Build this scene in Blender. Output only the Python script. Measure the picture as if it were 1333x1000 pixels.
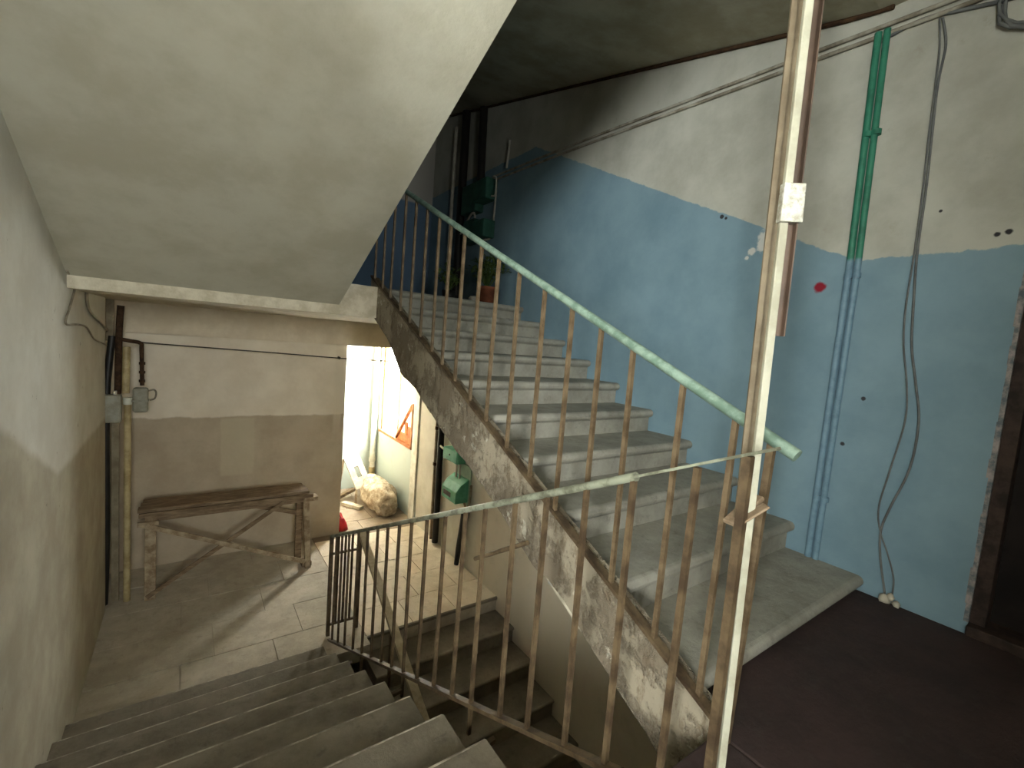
import bpy, math, random
from mathutils import Vector, Matrix, noise as mnoise
random.seed(7)
for o in list(bpy.data.objects): bpy.data.objects.remove(o, do_unlink=True)
SC = bpy.context.scene
COL = SC.collection

# ---------------------------------------------------------------- camera
cam_d = bpy.data.cameras.new('camera'); cam = bpy.data.objects.new('camera', cam_d); COL.objects.link(cam)
cam_d.sensor_fit = 'HORIZONTAL'; cam_d.sensor_width = 36; cam_d.lens = 590.5079 / 1333 * 36
cam_d.clip_start = 0.02
_r = Vector((0.8133926, -0.5764840, 0.0778377)); _u = Vector((-0.0126695, 0.1162195, 0.9931427)); _f = Vector((0.5815772, 0.8088011, -0.0872283))
cam.matrix_world = Matrix(((_r.x, _u.x, -_f.x, 0), (_r.y, _u.y, -_f.y, 0), (_r.z, _u.z, -_f.z, 1.1507), (0, 0, 0, 1)))
SC.camera = cam

# ---------------------------------------------------------------- daylight: one even overcast sky, entering by the stairwell window and two added ones
W = bpy.data.worlds.new('sky'); SC.world = W; W.use_nodes = True
bg = W.node_tree.nodes['Background']; bg.inputs[0].default_value = (1.0, 0.99, 0.985, 1); bg.inputs[1].default_value = 9.0
def portal(loc, rot, sx, sy):
    l = bpy.data.lights.new('window_portal', 'AREA'); l.shape = 'RECTANGLE'; l.size = sx; l.size_y = sy
    l.cycles.is_portal = True
    o = bpy.data.objects.new('window_portal', l); COL.objects.link(o); o.location = loc; o.rotation_euler = rot
portal((2.93, 6.85, 0.30), (0, math.radians(90), 0), 1.7, 1.5)       # stairwell window, lower landing
portal((-2.83, -1.55, 1.65), (0, math.radians(-90), 0), 1.8, 1.6)   # added hall window behind the camera, out of view
portal((.14, -2.73, 1.55), (math.radians(90), 0, 0), 1.0, 1.2)   # added fill window behind the camera, out of view
vs = SC.view_settings
vs.view_transform = 'Standard'; vs.look = 'None'; vs.gamma = 1.0; vs.use_curve_mapping = False
vs.exposure = 3.6

# ---------------------------------------------------------------- dimensions (metres; camera stands over x=0, y=0)
T, H = 0.33, 0.1525
XW = 2.705                     # right wall face
YS = 0.69                      # first nosing of the flight going up
YL = 0.607                     # edge of the flight going down
XL0, XL1 = -0.58, 0.92         # left flight
XR = 1.26                      # outer face of right stringer
ZF = 0.08                      # landing floor
ZL = -10 * H                   # lower half landing
ZU = 10 * H                    # upper half landing
YB = 5.96                      # back wall

# ---------------------------------------------------------------- mesh helper
class MB:
    def __init__(s): s.v = []; s.f = []; s.sm = []
    def add(s, vs, fs, smooth=False):
        b = len(s.v); s.v += [tuple(x) for x in vs]; s.f += [tuple(i + b for i in f) for f in fs]; s.sm += [smooth] * len(fs); return s
    def box(s, a, b):
        x0, y0, z0 = a; x1, y1, z1 = b
        return s.add([(x0,y0,z0),(x1,y0,z0),(x1,y1,z0),(x0,y1,z0),(x0,y0,z1),(x1,y0,z1),(x1,y1,z1),(x0,y1,z1)],
                     [(3,2,1,0),(4,5,6,7),(0,1,5,4),(1,2,6,5),(2,3,7,6),(3,0,4,7)])
    def bar(s, p, q, w, h, up=(0,0,1)):
        p, q = Vector(p), Vector(q); d = (q - p).normalized(); up = Vector(up)
        if abs(d.dot(up)) > .95: up = Vector((0, 1, 0)) if abs(d.y) < .9 else Vector((1, 0, 0))
        a = d.cross(up).normalized() * w / 2; b = a.cross(d).normalized() * h / 2
        vv = [p-a-b, p+a-b, p+a+b, p-a+b, q-a-b, q+a-b, q+a+b, q-a+b]
        return s.add(vv, [(3,2,1,0),(4,5,6,7),(0,1,5,4),(1,2,6,5),(2,3,7,6),(3,0,4,7)])
    def prism(s, poly, x0, x1, axis='x'):
        n = len(poly)
        if axis == 'x': vv = [(x0, a, b) for a, b in poly] + [(x1, a, b) for a, b in poly]
        elif axis == 'y': vv = [(a, x0, b) for a, b in poly] + [(a, x1, b) for a, b in poly]
        else: vv = [(a, b, x0) for a, b in poly] + [(a, b, x1) for a, b in poly]
        return s.add(vv, [tuple(range(n))[::-1], tuple(range(n, 2*n))] + [(i, (i+1) % n, n+(i+1) % n, n+i) for i in range(n)])
    def tube(s, pts, r, n=8, cap=True):
        pts = [Vector(p) for p in pts]; m = len(pts)
        rr = r if isinstance(r, (list, tuple)) else [r] * m
        ref = Vector((0, 0, 1)); vv = []
        for i, p in enumerate(pts):
            d = (pts[min(i+1, m-1)] - pts[max(i-1, 0)]).normalized()
            if i == 0:
                if abs(d.dot(ref)) > .9: ref = Vector((1, 0, 0))
                a = d.cross(ref).normalized()
            else: a = (a - d * a.dot(d)).normalized()
            b = d.cross(a)
            for k in range(n):
                t = 2 * math.pi * k / n; vv.append(p + (a * math.cos(t) + b * math.sin(t)) * rr[i])
        ff = [(i*n+k, i*n+(k+1) % n, (i+1)*n+(k+1) % n, (i+1)*n+k) for i in range(m-1) for k in range(n)]
        s.add(vv, ff, True)
        if cap: s.add([vv[k] for k in range(n)], [tuple(range(n))[::-1]]); s.add([vv[(m-1)*n+k] for k in range(n)], [tuple(range(n))])
        return s
    def lathe(s, c, prof, n=20):
        vv = [(c[0]+r*math.cos(2*math.pi*k/n), c[1]+r*math.sin(2*math.pi*k/n), c[2]+z) for r, z in prof for k in range(n)]
        ff = [(i*n+k, i*n+(k+1) % n, (i+1)*n+(k+1) % n, (i+1)*n+k) for i in range(len(prof)-1) for k in range(n)]
        return s.add(vv, ff, True)
    def mesh(s, name):
        me = bpy.data.meshes.new(name); me.from_pydata(s.v, [], s.f)
        me.polygons.foreach_set('use_smooth', s.sm); me.update(); return me
    def build(s, name, m, parent=None, bevel=0):
        o = bpy.data.objects.new(name, s.mesh(name)); COL.objects.link(o); o.data.materials.append(m)
        if parent: o.parent = parent
        if bevel:
            b = o.modifiers.new('bevel', 'BEVEL'); b.width = bevel; b.segments = 2; b.limit_method = 'ANGLE'
        import bmesh
        bm = bmesh.new(); bm.from_mesh(o.data); bmesh.ops.recalc_face_normals(bm, faces=bm.faces); bm.to_mesh(o.data); bm.free()
        return o
def smooth_path(pts, k=6):
    P = [Vector(p) for p in pts]; out = []
    for i in range(len(P) - 1):
        p0, p1, p2, p3 = P[max(i-1, 0)], P[i], P[i+1], P[min(i+2, len(P)-1)]
        for j in range(k):
            t = j / k
            out.append(.5 * ((2*p1) + (-p0+p2)*t + (2*p0-5*p1+4*p2-p3)*t*t + (-p0+3*p1-3*p2+p3)*t**3))
    out.append(P[-1]); return out
def empty(name, loc=(0, 0, 0)):
    o = bpy.data.objects.new(name, None); COL.objects.link(o); o.location = loc; o.empty_display_size = .05; return o
def tag(o, label, cat, group=None, kind=None):
    o['label'] = label; o['category'] = cat
    if group: o['group'] = group
    if kind: o['kind'] = kind
    return o
def struct(o): o['kind'] = 'structure'; return o
def local(o):            # keep an object's parts in world coordinates: parents sit at the origin of the part's mesh
    return o
def thing(name, loc, label, cat, group=None):
    return tag(empty(name, loc), label, cat, group)
def part(mb, name, m, parent, bevel=0):
    o = mb.build(name, m, None, bevel); o.parent = parent
    w = Vector((0, 0, 0)); p = parent
    while p: w += p.location; p = p.parent
    o.location = (0, 0, 0)
    o.data.transform(Matrix.Translation(-w)); return o

# ---------------------------------------------------------------- materials
def srgb(r, g, b):
    f = lambda c: (c/255/12.92) if c/255 <= .04045 else ((c/255+.055)/1.055)**2.4
    return (f(r), f(g), f(b), 1)
class NT:
    def __init__(s, name):
        s.m = bpy.data.materials.new(name); s.m.use_nodes = True; s.t = s.m.node_tree; s.t.nodes.clear()
        s.out = s.t.nodes.new('ShaderNodeOutputMaterial'); s.b = s.t.nodes.new('ShaderNodeBsdfPrincipled')
        s.t.links.new(s.b.outputs[0], s.out.inputs[0])
        g = s.t.nodes.new('ShaderNodeNewGeometry'); s.pos = g.outputs['Position']
        sp = s.t.nodes.new('ShaderNodeSeparateXYZ'); s.t.links.new(s.pos, sp.inputs[0]); s.x, s.y, s.z = sp.outputs
    def put(s, sock, v):
        if isinstance(v, bpy.types.NodeSocket): s.t.links.new(v, sock)
        else: sock.default_value = v
    def op(s, o, a, b=0.0, clamp=False):
        n = s.t.nodes.new('ShaderNodeMath'); n.operation = o; n.use_clamp = clamp; s.put(n.inputs[0], a); s.put(n.inputs[1], b); return n.outputs[0]
    def noise(s, scale, detail=4, rough=.6, stretch=None, w=0):
        n = s.t.nodes.new('ShaderNodeTexNoise'); n.inputs['Scale'].default_value = scale; n.inputs['Detail'].default_value = detail; n.inputs['Roughness'].default_value = rough
        v = s.t.nodes.new('ShaderNodeMapping'); s.t.links.new(s.pos, v.inputs[0]); v.inputs['Scale'].default_value = stretch or (1, 1, 1); v.inputs['Location'].default_value = (w, w*2.3, w*1.7)
        s.t.links.new(v.outputs[0], n.inputs[0]); return n.outputs[0]
    def ramp(s, v, a, b):   # smooth 0..1 between a and b
        n = s.t.nodes.new('ShaderNodeMapRange'); n.interpolation_type = 'SMOOTHSTEP'; s.put(n.inputs[0], v); n.inputs[1].default_value = a; n.inputs[2].default_value = b; return n.outputs[0]
    def mix(s, fac, a, b):
        n = s.t.nodes.new('ShaderNodeMix'); n.data_type = 'RGBA'; s.put(n.inputs[0], fac); s.put(n.inputs[6], a); s.put(n.inputs[7], b); return n.outputs[2]
    def bump(s, h, strength=.3, dist=.01):
        n = s.t.nodes.new('ShaderNodeBump'); n.inputs['Strength'].default_value = strength; n.inputs['Distance'].default_value = dist; s.put(n.inputs['Height'], h); s.t.links.new(n.outputs[0], s.b.inputs['Normal'])
    def spot(s, y, z, r, irr=.3):   # 1 inside an irregular round mark on the x = const wall
        dy = s.op('SUBTRACT', s.y, y); dz = s.op('SUBTRACT', s.z, z)
        d = s.op('SQRT', s.op('ADD', s.op('MULTIPLY', dy, dy), s.op('MULTIPLY', dz, dz)))
        d = s.op('ADD', d, s.op('MULTIPLY', s.op('SUBTRACT', s.noise(30), .5), r*irr*2))
        return s.op('SUBTRACT', 1.0, s.ramp(d, r*.6, r*1.1))
    def done(s, col, rough=.85, spec=.25, metal=0):
        s.put(s.b.inputs['Base Color'], col); s.put(s.b.inputs['Roughness'], rough); s.b.inputs['Specular IOR Level'].default_value = spec; s.b.inputs['Metallic'].default_value = metal
        return s.m
def plain(name, c1, c2=None, scale=6, rough=.8, bump=.2, bscale=40, spec=.3, lo=.35, hi=.65, metal=0, stretch=None, dist=.004):
    n = NT(name); c2 = c2 or tuple(x*.7 for x in c1[:3]) + (1,)
    f = n.ramp(n.noise(scale, 6, .65, stretch), lo, hi)
    if bump: n.bump(n.noise(bscale, 5, .6, stretch, 3), bump, dist)
    return n.done(n.mix(f, c1, c2), rough, spec, metal)

def mat_right_wall():
    n = NT('right_wall_paint')
    w = n.op('MULTIPLY', n.op('SUBTRACT', n.noise(9, 5, .7), .5), .05)
    line = n.op('MAXIMUM', 1.70, n.op('ADD', 1.70, n.op('MULTIPLY', n.op('SUBTRACT', n.y, .92), .494)))
    line = n.op('MINIMUM', line, 3.06)
    up = n.ramp(n.op('SUBTRACT', n.op('ADD', n.z, w), line), -.004, .004)
    st = n.noise(2.2, 6, .65); fine = n.noise(22, 5, .7, None, 5)
    blue = n.mix(n.ramp(st, .3, .75), srgb(124, 150, 163), srgb(106, 132, 146))
    blue = n.mix(n.op('MULTIPLY', n.ramp(fine, .62, .78), .35), blue, srgb(128, 148, 158))
    white = n.mix(n.ramp(st, .35, .7), srgb(182, 182, 172), srgb(160, 159, 148))
    white = n.mix(n.op('MULTIPLY', n.ramp(n.noise(7, 6, .75, None, 9), .6, .75), .5), white, srgb(146, 140, 124))
    col = n.mix(up, blue, white)
    for (y, z, r) in [(1.365, 1.875, .06), (1.38, 1.83, .04), (1.445, 1.805, .025), (1.47, 1.77, .014), (1.335, 1.285, .02)]:
        col = n.mix(n.spot(y, z, r, .7), col, srgb(200, 200, 195))
    for (y, z, r) in [(1.66, 2.045, .014), (1.63, 2.03, .012), (.43, 1.756, .012), (.40, 1.760, .013), (.62, 1.885, .008), (.86, .78, .012), (.80, 1.02, .012)]:
        col = n.mix(n.spot(y, z, r, .6), col, srgb(45, 45, 48))
    col = n.mix(n.spot(1.059, 1.575, .032, .4), col, srgb(130, 18, 38))
    # under the stair line: pale plaster of the storey below
    low = n.op('SUBTRACT', n.z, n.op('MINIMUM', n.op('ADD', -.08, n.op('MULTIPLY', n.op('SUBTRACT', n.y, YS), .462)), 1.42))
    g = n.mix(n.ramp(n.op('ADD', n.z, w), .02, .06), srgb(176, 186, 178), srgb(206, 206, 196))
    g = n.mix(n.ramp(n.y, 5.85, 5.95), n.mix(n.ramp(n.noise(2.4, 5, .6, None, 7), .3, .7), srgb(206, 202, 188), srgb(188, 182, 166)), g)
    g = n.mix(n.ramp(n.op('ADD', n.y, w), 4.1, 4.3), srgb(198, 186, 164), g)
    g = n.mix(n.op('MULTIPLY', n.ramp(n.noise(3.5, 6, .7, None, 2), .5, .75), .5), g, srgb(168, 160, 138))
    col = n.mix(n.ramp(low, -.02, .02), g, col)
    n.bump(n.noise(28, 6, .65), .25, .006)
    return n.done(col, n.op('ADD', .62, n.op('MULTIPLY', up, .25)), .3)
def mat_left_wall():
    n = NT('left_wall_plaster')
    w = n.op('MULTIPLY', n.op('SUBTRACT', n.noise(6, 4, .6), .5), .05)
    line = n.op('MAXIMUM', .235, n.op('SUBTRACT', .68, n.op('MULTIPLY', n.op('SUBTRACT', n.y, 2.5), .47)))
    up = n.ramp(n.op('SUBTRACT', n.op('ADD', n.z, w), line), -.03, .03)
    st = n.noise(2.5, 6, .65)
    lo = n.mix(n.ramp(st, .3, .7), srgb(178, 172, 154), srgb(156, 148, 130))
    hi = n.mix(n.ramp(st, .3, .7), srgb(204, 202, 192), srgb(188, 184, 172))
    col = n.mix(up, lo, hi)
    col = n.mix(n.op('MULTIPLY', n.ramp(n.noise(11, 5, .7, None, 4), .66, .72), .6), col, srgb(120, 112, 98))
    n.bump(n.noise(8, 6, .6), .35, .015)
    return n.done(col, .9, .15)
def mat_back_wall():
    n = NT('back_wall_plaster')
    w = n.op('MULTIPLY', n.op('SUBTRACT', n.noise(4, 4, .6), .5), .08)
    up = n.ramp(n.op('ADD', n.z, w), .075, .10)
    st = n.noise(2.2, 6, .65)
    lo = n.mix(n.ramp(st, .3, .7), srgb(192, 178, 156), srgb(174, 158, 136))
    hi = n.mix(n.ramp(st, .3, .7), srgb(232, 222, 204), srgb(216, 204, 184))
    col = n.mix(up, lo, hi)
    inx = n.op('MULTIPLY', n.ramp(n.op('ADD', n.x, w), .30, .33), n.op('SUBTRACT', 1.0, n.ramp(n.op('ADD', n.x, w), .62, .66)))
    inz = n.op('MULTIPLY', n.ramp(n.z, -.62, -.58), n.op('SUBTRACT', 1.0, n.ramp(n.z, .05, .08)))
    col = n.mix(n.op('MULTIPLY', n.op('MULTIPLY', inx, inz), .55), col, srgb(198, 188, 162))
    inx2 = n.op('MULTIPLY', n.ramp(n.x, 1.50, 1.54), n.op('SUBTRACT', 1.0, n.ramp(n.op('ADD', n.x, w), 1.60, 1.63)))
    col = n.mix(n.op('MULTIPLY', n.op('MULTIPLY', inx2, n.ramp(n.z, -.3, .1)), .5), col, srgb(214, 204, 184))
    # upper storey of the same wall: blue dado
    blue = n.mix(n.ramp(n.z, 2.92, 2.95), srgb(96, 118, 140), srgb(170, 166, 158))
    col = n.mix(n.ramp(n.z, 1.4, 1.42), col, blue)
    n.bump(n.noise(12, 6, .6), .3, .01)
    return n.done(col, .9, .15)
def mat_stone(name, a, b, c, dark=.5):
    n = NT(name)
    f = n.ramp(n.noise(3.0, 7, .7), .32, .68); g = n.ramp(n.noise(13, 6, .75, None, 6), .52, .72); k = n.ramp(n.noise(55, 3, .6, None, 2), .55, .8)
    col = n.mix(f, a, b); col = n.mix(n.op('MULTIPLY', g, dark), col, c); col = n.mix(n.op('MULTIPLY', k, .25), col, tuple(x*1.25 for x in a[:3])+(1,))
    n.bump(n.noise(24, 7, .7), .45, .01)
    return n.done(col, .8, .3)
def mat_stringer():
    n = NT('peeling_stringer_plaster')
    f = n.ramp(n.noise(4.5, 7, .75, (1, 1, 1)), .44, .56); g = n.ramp(n.noise(9, 6, .75, (1, 1.8, .7), 8), .5, .66)
    col = n.mix(f, srgb(152, 142, 124), srgb(124, 113, 97)); col = n.mix(n.op('MULTIPLY', g, .7), col, srgb(104, 90, 72))
    col = n.mix(n.op('MULTIPLY', n.ramp(n.noise(6, 6, .7, None, 12), .60, .64), .8), col, srgb(186, 180, 164))
    n.bump(n.op('ADD', f, n.op('MULTIPLY', n.noise(18, 6, .7), .6)), .7, .02)
    return n.done(col, .9, .15)
def mat_pipe():
    n = NT('pipe_paint')
    f = n.ramp(n.op('ADD', n.z, n.op('MULTIPLY', n.noise(20), .02)), 1.70, 1.72)
    d = n.mix(n.ramp(n.noise(25), .4, .7), srgb(110, 140, 158), srgb(96, 124, 142)); e = n.mix(n.ramp(n.noise(14), .4, .7), srgb(50, 122, 98), srgb(36, 98, 78))
    return n.done(n.mix(f, d, e), .5, .4)
M = {}
M['right'] = mat_right_wall(); M['left'] = mat_left_wall(); M['back'] = mat_back_wall()
M['soffit'] = plain('soffit_whitewash', srgb(190, 187, 170), srgb(176, 171, 152), 2.5, .92, .3, 14, .1, dist=.01)
M['ceil'] = plain('ceiling_whitewash', srgb(176, 172, 152), srgb(150, 144, 122), 2.0, .92, .3, 14, .1, dist=.01)
M['slab'] = plain('slab_plaster', srgb(206, 198, 178), srgb(178, 168, 146), 7, .9, .5, 16, .1, dist=.02)
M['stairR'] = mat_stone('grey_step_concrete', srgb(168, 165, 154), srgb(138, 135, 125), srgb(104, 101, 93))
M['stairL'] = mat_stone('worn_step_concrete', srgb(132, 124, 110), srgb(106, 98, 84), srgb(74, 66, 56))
M['nosing'] = plain('nosing_highlight', srgb(190, 182, 166), srgb(120, 112, 98), 9, .55, .3, 40, .4, .35, .6)  # pale colour carries the light glinting off the left step edges
M['landL'] = mat_stone('landing_stone', srgb(186, 177, 160), srgb(160, 151, 134), srgb(116, 107, 92), .4)
M['tile'] = mat_stone('landing_tile_stone', srgb(222, 210, 190), srgb(202, 188, 166), srgb(156, 140, 118), .45)
M['floor'] = mat_stone('red_brown_floor_paint', srgb(66, 51, 49), srgb(50, 41, 39), srgb(74, 68, 64), .3)
M['stringer'] = mat_stringer()
M['rust'] = plain('brown_bar_paint', srgb(114, 97, 74), srgb(80, 64, 45), 16, .6, .3, 60, .4)
M['bardark'] = plain('dark_bar_paint', srgb(98, 82, 60), srgb(62, 48, 34), 14, .55, .3, 60, .4)
M['rail_green'] = plain('chipped_green_paint', srgb(138, 160, 146), srgb(104, 128, 114), 18, .45, .3, 50, .5, .4, .6)
M['rail_grey'] = plain('worn_grey_rail_paint', srgb(142, 146, 128), srgb(98, 98, 82), 16, .45, .3, 50, .5, .4, .6)
M['pale_rail'] = plain('pale_handrail', srgb(200, 188, 164), srgb(170, 156, 130), 10, .6, .2, 40, .3)
M['white_pl'] = plain('white_plastic', srgb(222, 222, 206), srgb(196, 194, 176), 8, .4, 0, 40, .5)
M['trunk'] = plain('yellowed_white_trunking', srgb(176, 174, 156), srgb(150, 147, 128), 8, .5, 0, 40, .4)
M['chan'] = plain('brownish_channel', srgb(122, 110, 90), srgb(98, 86, 68), 9, .6, .1, 40, .3)
M['green_dark'] = plain('dark_teal_meter_box', srgb(52, 96, 82), srgb(40, 78, 66), 8, .6, .15, 40, .3)
M['beam'] = plain('cream_beam_plaster', srgb(224, 212, 190), srgb(208, 194, 170), 3, .9, .2, 16, .1, dist=.01)
M['tile_dusty'] = mat_stone('dusty_recess_floor', srgb(152, 138, 120), srgb(130, 116, 98), srgb(108, 94, 78), .4)
M['beige_pl'] = plain('beige_trunking', srgb(150, 136, 112), srgb(122, 108, 86), 9, .5, .1, 40, .4)
M['brown_pl'] = plain('brown_steel', srgb(92, 74, 62), srgb(70, 56, 46), 9, .5, .1, 40, .4)
M['tape'] = plain('clear_tape', srgb(205, 205, 195), srgb(150, 146, 130), 40, .2, .6, 70, .6)
M['cloth_tape'] = plain('cloth_tape', srgb(150, 130, 108), srgb(118, 100, 80), 30, .8, .4, 70, .2)
M['pipe'] = mat_pipe()
M['cable'] = plain('grey_cable', srgb(112, 114, 112), srgb(84, 86, 86), 10, .5, 0, 40, .4)
M['cable_dk'] = plain('dark_cable', srgb(70, 62, 52), srgb(48, 42, 34), 10, .5, 0, 40, .4)
M['cable_pale'] = plain('pale_cable', srgb(150, 140, 120), srgb(110, 100, 84), 10, .5, 0, 40, .4)
M['conduit'] = plain('whitewashed_conduit', srgb(164, 160, 146), srgb(112, 104, 90), 9, .6, .2, 40, .3)
M['black'] = plain('black_pipe_paint', srgb(34, 30, 26), srgb(20, 18, 16), 9, .5, .2, 40, .4)
M['rustpipe'] = plain('rusty_pipe', srgb(74, 54, 36), srgb(44, 30, 20), 20, .8, .6, 50, .2)
M['cream_pipe'] = plain('cream_pipe_paint', srgb(186, 170, 128), srgb(150, 132, 92), 9, .5, .2, 40, .4)
M['board'] = plain('grey_board', srgb(140, 130, 108), srgb(114, 102, 82), 6, .8, .2, 40, .2)
M['box_grey'] = plain('grey_meter_box', srgb(156, 154, 140), srgb(132, 128, 112), 10, .6, .15, 40, .3)
M['green_box'] = plain('green_meter_box', srgb(104, 178, 148), srgb(84, 158, 126), 8, .45, .15, 40, .4)
M['green_plate'] = plain('pale_green_plate', srgb(168, 192, 168), srgb(146, 172, 148), 8, .6, .15, 40, .3)
M['wood'] = plain('old_bench_wood', srgb(142, 122, 98), srgb(104, 86, 66), 7, .8, .5, 30, .2, stretch=(1, 6, 6))
M['paintwood'] = plain('worn_painted_wood', srgb(176, 160, 134), srgb(128, 108, 84), 12, .8, .4, 40, .2)
M['orange'] = plain('orange_window_wood', srgb(196, 128, 74), srgb(160, 92, 48), 9, .6, .3, 40, .3)
M['win_white'] = plain('white_window_paint', srgb(214, 212, 200), srgb(190, 186, 170), 9, .6, .2, 40, .3)
M['door'] = plain('dark_door_leather', srgb(34, 28, 26), srgb(22, 18, 17), 5, .7, .2, 40, .2)
M['door_frame'] = plain('worn_dark_frame', srgb(66, 52, 46), srgb(38, 30, 27), 14, .7, .3, 40, .25)
M['chipped'] = plain('chipped_reveal_plaster', srgb(160, 150, 146), srgb(92, 100, 106), 22, .9, .6, 40, .1)
M['sack'] = plain('dusty_white_sack', srgb(192, 180, 158), srgb(142, 126, 102), 12, .9, .6, 25, .1, dist=.02)
M['panel'] = plain('dusty_white_panel', srgb(186, 180, 164), srgb(156, 147, 128), 7, .8, .2, 30, .2)
M['red'] = plain('red_plastic', srgb(190, 30, 36), srgb(150, 20, 26), 9, .5, .1, 40, .4)
M['terracotta'] = plain('terracotta', srgb(140, 84, 60), srgb(110, 64, 46), 12, .85, .3, 40, .2)
M['soil'] = plain('soil', srgb(50, 40, 32), srgb(32, 26, 20), 40, .95, .6, 60, .1)
M['leaf'] = plain('leaf', srgb(86, 106, 52), srgb(54, 74, 36), 12, .6, .1, 40, .3)
M['enamel'] = plain('white_enamel', srgb(196, 192, 180), srgb(170, 164, 150), 12, .4, .1, 40, .4)
def mat_glass():
    m = bpy.data.materials.new('window_glass'); m.use_nodes = True; t = m.node_tree; t.nodes.clear()
    o = t.nodes.new('ShaderNodeOutputMaterial'); a = t.nodes.new('ShaderNodeBsdfTransparent'); g = t.nodes.new('ShaderNodeBsdfGlossy'); x = t.nodes.new('ShaderNodeMixShader')
    a.inputs[0].default_value = (.92, .94, .92, 1); g.inputs['Roughness'].default_value = .05; x.inputs[0].default_value = .06
    t.links.new(a.outputs[0], x.inputs[1]); t.links.new(g.outputs[0], x.inputs[2]); t.links.new(x.outputs[0], o.inputs[0]); return m
M['glass'] = mat_glass()
def mat_sheet():
    m = bpy.data.materials.new('cream_window_sheet'); m.use_nodes = True; t = m.node_tree; t.nodes.clear()
    o = t.nodes.new('ShaderNodeOutputMaterial'); a = t.nodes.new('ShaderNodeBsdfTranslucent'); g = t.nodes.new('ShaderNodeBsdfDiffuse'); x = t.nodes.new('ShaderNodeMixShader')
    a.inputs[0].default_value = (.85, .80, .69, 1); g.inputs[0].default_value = (.78, .75, .68, 1); x.inputs[0].default_value = .82
    t.links.new(a.outputs[0], x.inputs[1]); t.links.new(g.outputs[0], x.inputs[2]); t.links.new(x.outputs[0], o.inputs[0]); return m
M['sheet'] = mat_sheet()

# ================================================================ THE SETTING
ZB, ZT = -3.2, 4.9
# right wall, with the stairwell window (lower landing) and the flat door by the camera
WY0, WY1, WZ0, WZ1 = 6.17, 7.58, -.52, 1.08
DY0, DY1, DZ1 = -.62, .325, 2.12
m = MB(); x0, x1 = XW, XW + .2
m.box((x0, -2.6, ZB), (x1, DY0, ZT)); m.box((x0, DY0, ZB), (x1, DY1, ZF)); m.box((x0, DY0, DZ1), (x1, DY1, ZT))
m.box((x0, DY1, ZB), (x1, WY0, ZT)); m.box((x0, WY0, ZB), (x1, WY1, WZ0)); m.box((x0, WY0, WZ1), (x1, WY1, ZT)); m.box((x0, WY1, ZB), (x1, 8.0, ZT))
struct(m.build('wall_right', M['right']))
# left wall of the stair, its far corner and the niche with the pipes
m = MB(); m.box((-.78, .62, ZB), (XL0, 5.2, ZT)); struct(m.build('wall_left', M['left']))
m = MB(); m.box((-1.0, 5.0, ZB), (-.78, YB, ZT)); struct(m.build('wall_niche', M['left']))
# back wall: solid left of the opening, closed above on the upper storey
m = MB(); m.box((-1.0, YB, ZB), (1.655, YB+.2, ZT)); m.box((1.655, YB, 1.276), (XW, YB+.2, ZT))
struct(m.build('wall_back', M['back']))
m = MB(); m.box((-.78, 5.86, .975), (XW, 6.16, 1.276)); struct(m.build('beam_over_opening', M['beam']))
# recess behind the opening
m = MB(); m.box((1.0, 7.72, ZB), (XW+.2, 7.95, ZT)); struct(m.build('wall_recess_back', M['right']))
m = MB(); m.box((1.0, YB+.2, ZB), (1.2, 7.72, ZT)); struct(m.build('wall_recess_left', M['back']))
m = MB(); m.box((1.2, 6.16, 1.276), (XW, 7.72, 1.5)); struct(m.build('ceiling_recess', M['slab']))
m = MB(); m.box((XW-.03, 5.92, ZL), (XW, 6.11, 1.276)); struct(m.build('trim_opening_pilaster', M['win_white'], None, .006))
# upper flat ceiling and rising ceiling over the right flight
m = MB(); m.prism([(-2.6, 2.885), (.95, 2.885), (4.16, 3.67), (6.1, 4.14), (6.1, 4.4), (-2.6, 4.4)], -2.9, XW)
struct(m.build('ceiling', M['ceil']))
# landing by the camera, and the hall behind it with two added windows
m = MB(); m.box((-2.9, -2.6, -.12), (XL1, YL, ZF)); m.box((XL1, -2.6, -.12), (XR, YL, ZF)); m.box((XR, -2.6, -.12), (XW, .74, ZF))
struct(m.build('floor', M['floor'], None, .008))
fx0, fx1, fz0, fz1 = -.25, .53, 1.05, 2.05
m = MB(); m.box((-2.9, -2.8, ZB), (fx0, -2.6, ZT)); m.box((fx1, -2.8, ZB), (XW+.2, -2.6, ZT)); m.box((fx0, -2.8, ZB), (fx1, -2.6, fz0)); m.box((fx0, -2.8, fz1), (fx1, -2.6, ZT))
struct(m.build('wall_front', M['left']))
w = struct(empty('fill_window_3', (.14, -2.7, fz0)))  # window added out of view as fill for soffit and back wall
m = MB()
for a, b in [((fx0, fz0), (fx0+.035, fz1)), ((fx1-.035, fz0), (fx1, fz1)), ((fx0, fz0), (fx1, fz0+.035)), ((fx0, fz1-.035), (fx1, fz1))]:
    m.box((a[0], -2.73, a[1]), (b[0], -2.67, b[1]))
part(m, 'window_frame', M['win_white'], w)
part(MB().box((fx0+.035, -2.702, fz0+.035), (fx1-.035, -2.698, fz1-.035)), 'window_pane', M['glass'], w)
hy0, hy1, hz0, hz1 = -2.22, -.88, .90, 2.40
m = MB(); m.box((-2.9, -2.6, ZB), (-2.7, hy0, ZT)); m.box((-2.9, hy1, ZB), (-2.7, .82, ZT)); m.box((-2.9, hy0, ZB), (-2.7, hy1, hz0)); m.box((-2.9, hy0, hz1), (-2.7, hy1, ZT))
struct(m.build('wall_hall_side', M['left']))
m = MB(); m.box((-2.7, .62, ZB), (-.78, .82, ZT)); struct(m.build('wall_hall_end', M['left']))
m = MB(); m.box((-.75, -2.6, ZF), (-.6, -.58, 2.885)); struct(m.build('wall_light_block_left', M['left']))  # added out of view, keeps hall light off the near right wall
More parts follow.
